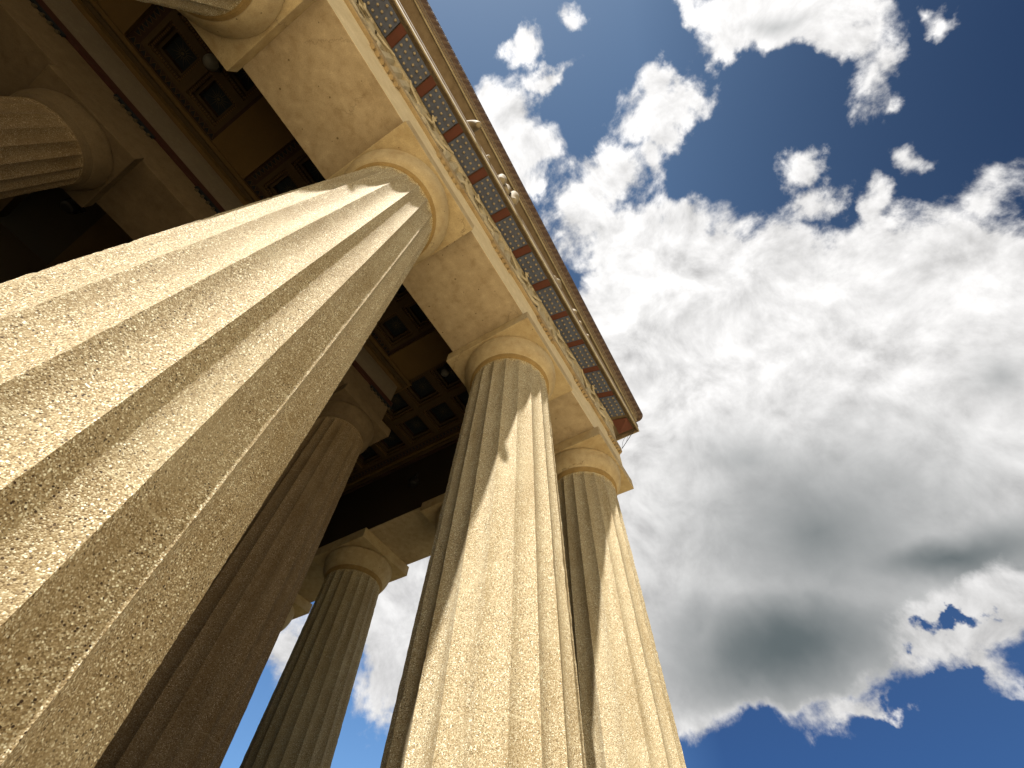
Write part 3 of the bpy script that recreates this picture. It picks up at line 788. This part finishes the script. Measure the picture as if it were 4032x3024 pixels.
w = bpy.data.worlds.new('World'); scene.world = w; w.use_nodes = True
t = NT(w.node_tree); t.n.clear()
out = t.new('ShaderNodeOutputWorld'); bg = t.new('ShaderNodeBackground'); t.l.new(bg.outputs[0], out.inputs[0])
tc = t.new('ShaderNodeTexCoord'); d = t.vmath('NORMALIZE', tc.outputs['Generated'])
sky = t.new('ShaderNodeTexSky'); sky.sky_type = 'NISHITA'; sky.sun_disc = False; sky.sun_elevation = el; sky.sun_rotation = az % (2*math.pi)
sky.air_density = 1.0; sky.dust_density = .4; sky.ozone_density = 2.0
SKY_STRENGTH = .05
# warped directions give ragged cloud outlines
wn = t.noise(d, 3.2, 5, .6); wn2 = t.noise(d, 13.0, 5, .6)
warp = t.vmath('SCALE', t.vmath('SUBTRACT', wn.outputs['Color'], (.5,.5,.5)), scale=.10)
warp2 = t.vmath('ADD', warp, t.vmath('SCALE', t.vmath('SUBTRACT', wn2.outputs['Color'], (.5,.5,.5)), scale=.085))
dw = t.vmath('ADD', d, warp2)
def bank(tab, src):
    acc = None
    for ax,ay,az_,bx,by,bz,A,B in tab:
        u = t.vmath('DOT_PRODUCT', src, (ax,ay,az_)); v_ = t.vmath('DOT_PRODUCT', src, (bx,by,bz))
        q = t.math('MULTIPLY_ADD', v_, v_, t.math('MULTIPLY', u, u))
        val = t.math('MULTIPLY_ADD', t.math('SQRT', q), -B, A)
        if acc is None: acc = val
        else:
            nd = t.n.new('ShaderNodeMath'); nd.operation = 'SMOOTH_MAX'; nd.inputs[2].default_value = .12
            t.l.new(acc, nd.inputs[0]); t.l.new(val, nd.inputs[1]); acc = nd.outputs[0]
    return acc
cover = bank(CLOUDS, dw)
gaps = bank(GAPS, t.vmath('ADD', dw, warp2))
n1 = t.noise(d, 8.0, 10, .6, .3).outputs[0]
n1b = t.noise(t.vmath('ADD', d, tuple(SUN*.03)), 8.0, 7, .6, .3).outputs[0]
n2 = t.noise(d, 30.0, 8, .62).outputs[0]
far = t.maprange(t.noise(d, 2.2, 3).outputs[0], .50, .70, -.5, .1)      # loose unseen cloud added elsewhere, kept sparse to hold the skylight down
ahead = t.maprange(t.vmath('DOT_PRODUCT', d, tuple(Vector((.60,.02,.80)).normalized())), .55, .70, 0, 1)
far = t.math('SUBTRACT', far, t.math('MULTIPLY', ahead, 1.0))
cov = t.math('MAXIMUM', cover, far)
cov = t.math('SUBTRACT', cov, t.math('MULTIPLY', t.math('MAXIMUM', t.math('ADD', gaps, .02), 0), 2.0))
cov = t.math('ADD', cov, t.math('MULTIPLY', t.math('SUBTRACT', n1, .5), 1.25))
cov = t.math('ADD', cov, t.math('MULTIPLY', t.math('SUBTRACT', n2, .5), .34))
dens = t.maprange(cov, .02, .34, 0, 1, 'SMOOTHSTEP')
inner = t.maprange(cover, .05, .55, 0, 1, 'SMOOTHSTEP')
core = t.math('MULTIPLY', inner, dens)
grey = bank(GREYS, t.vmath('ADD', d, t.vmath('SCALE', warp, scale=1.2)))
grey = t.maprange(t.math('ADD', grey, t.math('MULTIPLY', t.math('SUBTRACT', n1, .5), .16)), -.36, .66, 0, 1, 'SMOOTHSTEP')
bright = t.maprange(t.math('ADD', bank(BRIGHTS, dw), t.math('MULTIPLY', t.math('SUBTRACT', n1, .5), 1.0)), -.05, .3, 0, 1, 'SMOOTHSTEP')
grey = t.math('MULTIPLY', t.math('MULTIPLY', grey, core), t.math('MULTIPLY_ADD', bright, -.9, 1))
rough_ = t.math('MULTIPLY', t.math('SUBTRACT', 1, t.math('MULTIPLY', inner, .25)), t.math('SUBTRACT', 1, grey))
puff = t.math('ADD', t.math('MULTIPLY', t.math('SUBTRACT', n1, n1b), 2.0), t.math('MULTIPLY', t.math('SUBTRACT', n2, .5), .32))
cl = t.math('MULTIPLY_ADD', puff, rough_, .95)
sa = t.vmath('DOT_PRODUCT', d, tuple(SUN))
cl = t.math('MULTIPLY', cl, t.maprange(sa, .0, .85, .92, 1.22))
cl = t.math('MAXIMUM', cl, .5)
vm = t.n.new('ShaderNodeVectorMath'); vm.operation = 'SCALE'; vm.inputs[0].default_value = (1.0,.985,.97); t.l.new(cl, vm.inputs['Scale'])
ccol = t.mix(grey, vm.outputs[0], (.145,.175,.18))
CLOUD_GAIN = .34
vm2 = t.n.new('ShaderNodeVectorMath'); vm2.operation = 'SCALE'; t.l.new(ccol, vm2.inputs[0]); vm2.inputs['Scale'].default_value = CLOUD_GAIN
skt = t.mix(t.maprange(sa, -.2, .9), (.185,.315,.52), (.74,.83,.80))
skt = t.mix(t.maprange(t.vmath('DOT_PRODUCT', d, (.52,.80,.30)), .72, .96), skt, (.80,1.06,1.25))       # paler blue put in low beyond the flank
skt = t.mix(t.maprange(t.vmath('DOT_PRODUCT', d, (.20,-.83,.52)), .68, .98), skt, (.12,.175,.25))  # deeper sky at upper right, with lens falloff put into the colour
skm = t.mix(1.0, sky.outputs[0], skt, 'MULTIPLY')
skc = t.n.new('ShaderNodeVectorMath'); skc.operation = 'SCALE'; t.l.new(skm, skc.inputs[0]); skc.inputs['Scale'].default_value = SKY_STRENGTH
dm = t.math('MULTIPLY', dens, .97)
t.put(bg.inputs[0], t.mix(dm, skc.outputs[0], vm2.outputs[0]))
bg.inputs[1].default_value = 1.0
w.cycles.sampling_method = 'MANUAL'; w.cycles.sample_map_resolution = 512

# ------------------------------------------------------------------ camera
cam = bpy.data.cameras.new('camera'); co_ = bpy.data.objects.new('camera', cam); COL.objects.link(co_)
D_ = Vector((0.4344755716018826,0.2905592634705846,0.8525293496957446)); R_ = Vector((0.5138643172875057,-0.8573356406621705,0.030316046395124974)); U_ = Vector((-0.7397124043166126,-0.4249128306627338,0.5217994300862352))
mx = Matrix(((R_.x,U_.x,-D_.x),(R_.y,U_.y,-D_.y),(R_.z,U_.z,-D_.z))).to_4x4(); mx.translation = (-8.12762,-3.06048,.88945)
co_.matrix_world = mx
cam.sensor_fit = 'HORIZONTAL'; cam.sensor_width = 36.0; cam.lens = 36.0*1802.894/4032; cam.clip_start = .05; cam.clip_end = 3000
scene.camera = co_
scene.render.resolution_x = 1024; scene.render.resolution_y = 768
scene.view_settings.view_transform = 'Standard'; scene.view_settings.look = 'None'; scene.view_settings.gamma = 1
scene.view_settings.exposure = 1.38
scene.cycles.max_bounces = 8; scene.cycles.diffuse_bounces = 6
scene.cycles.use_denoising = True
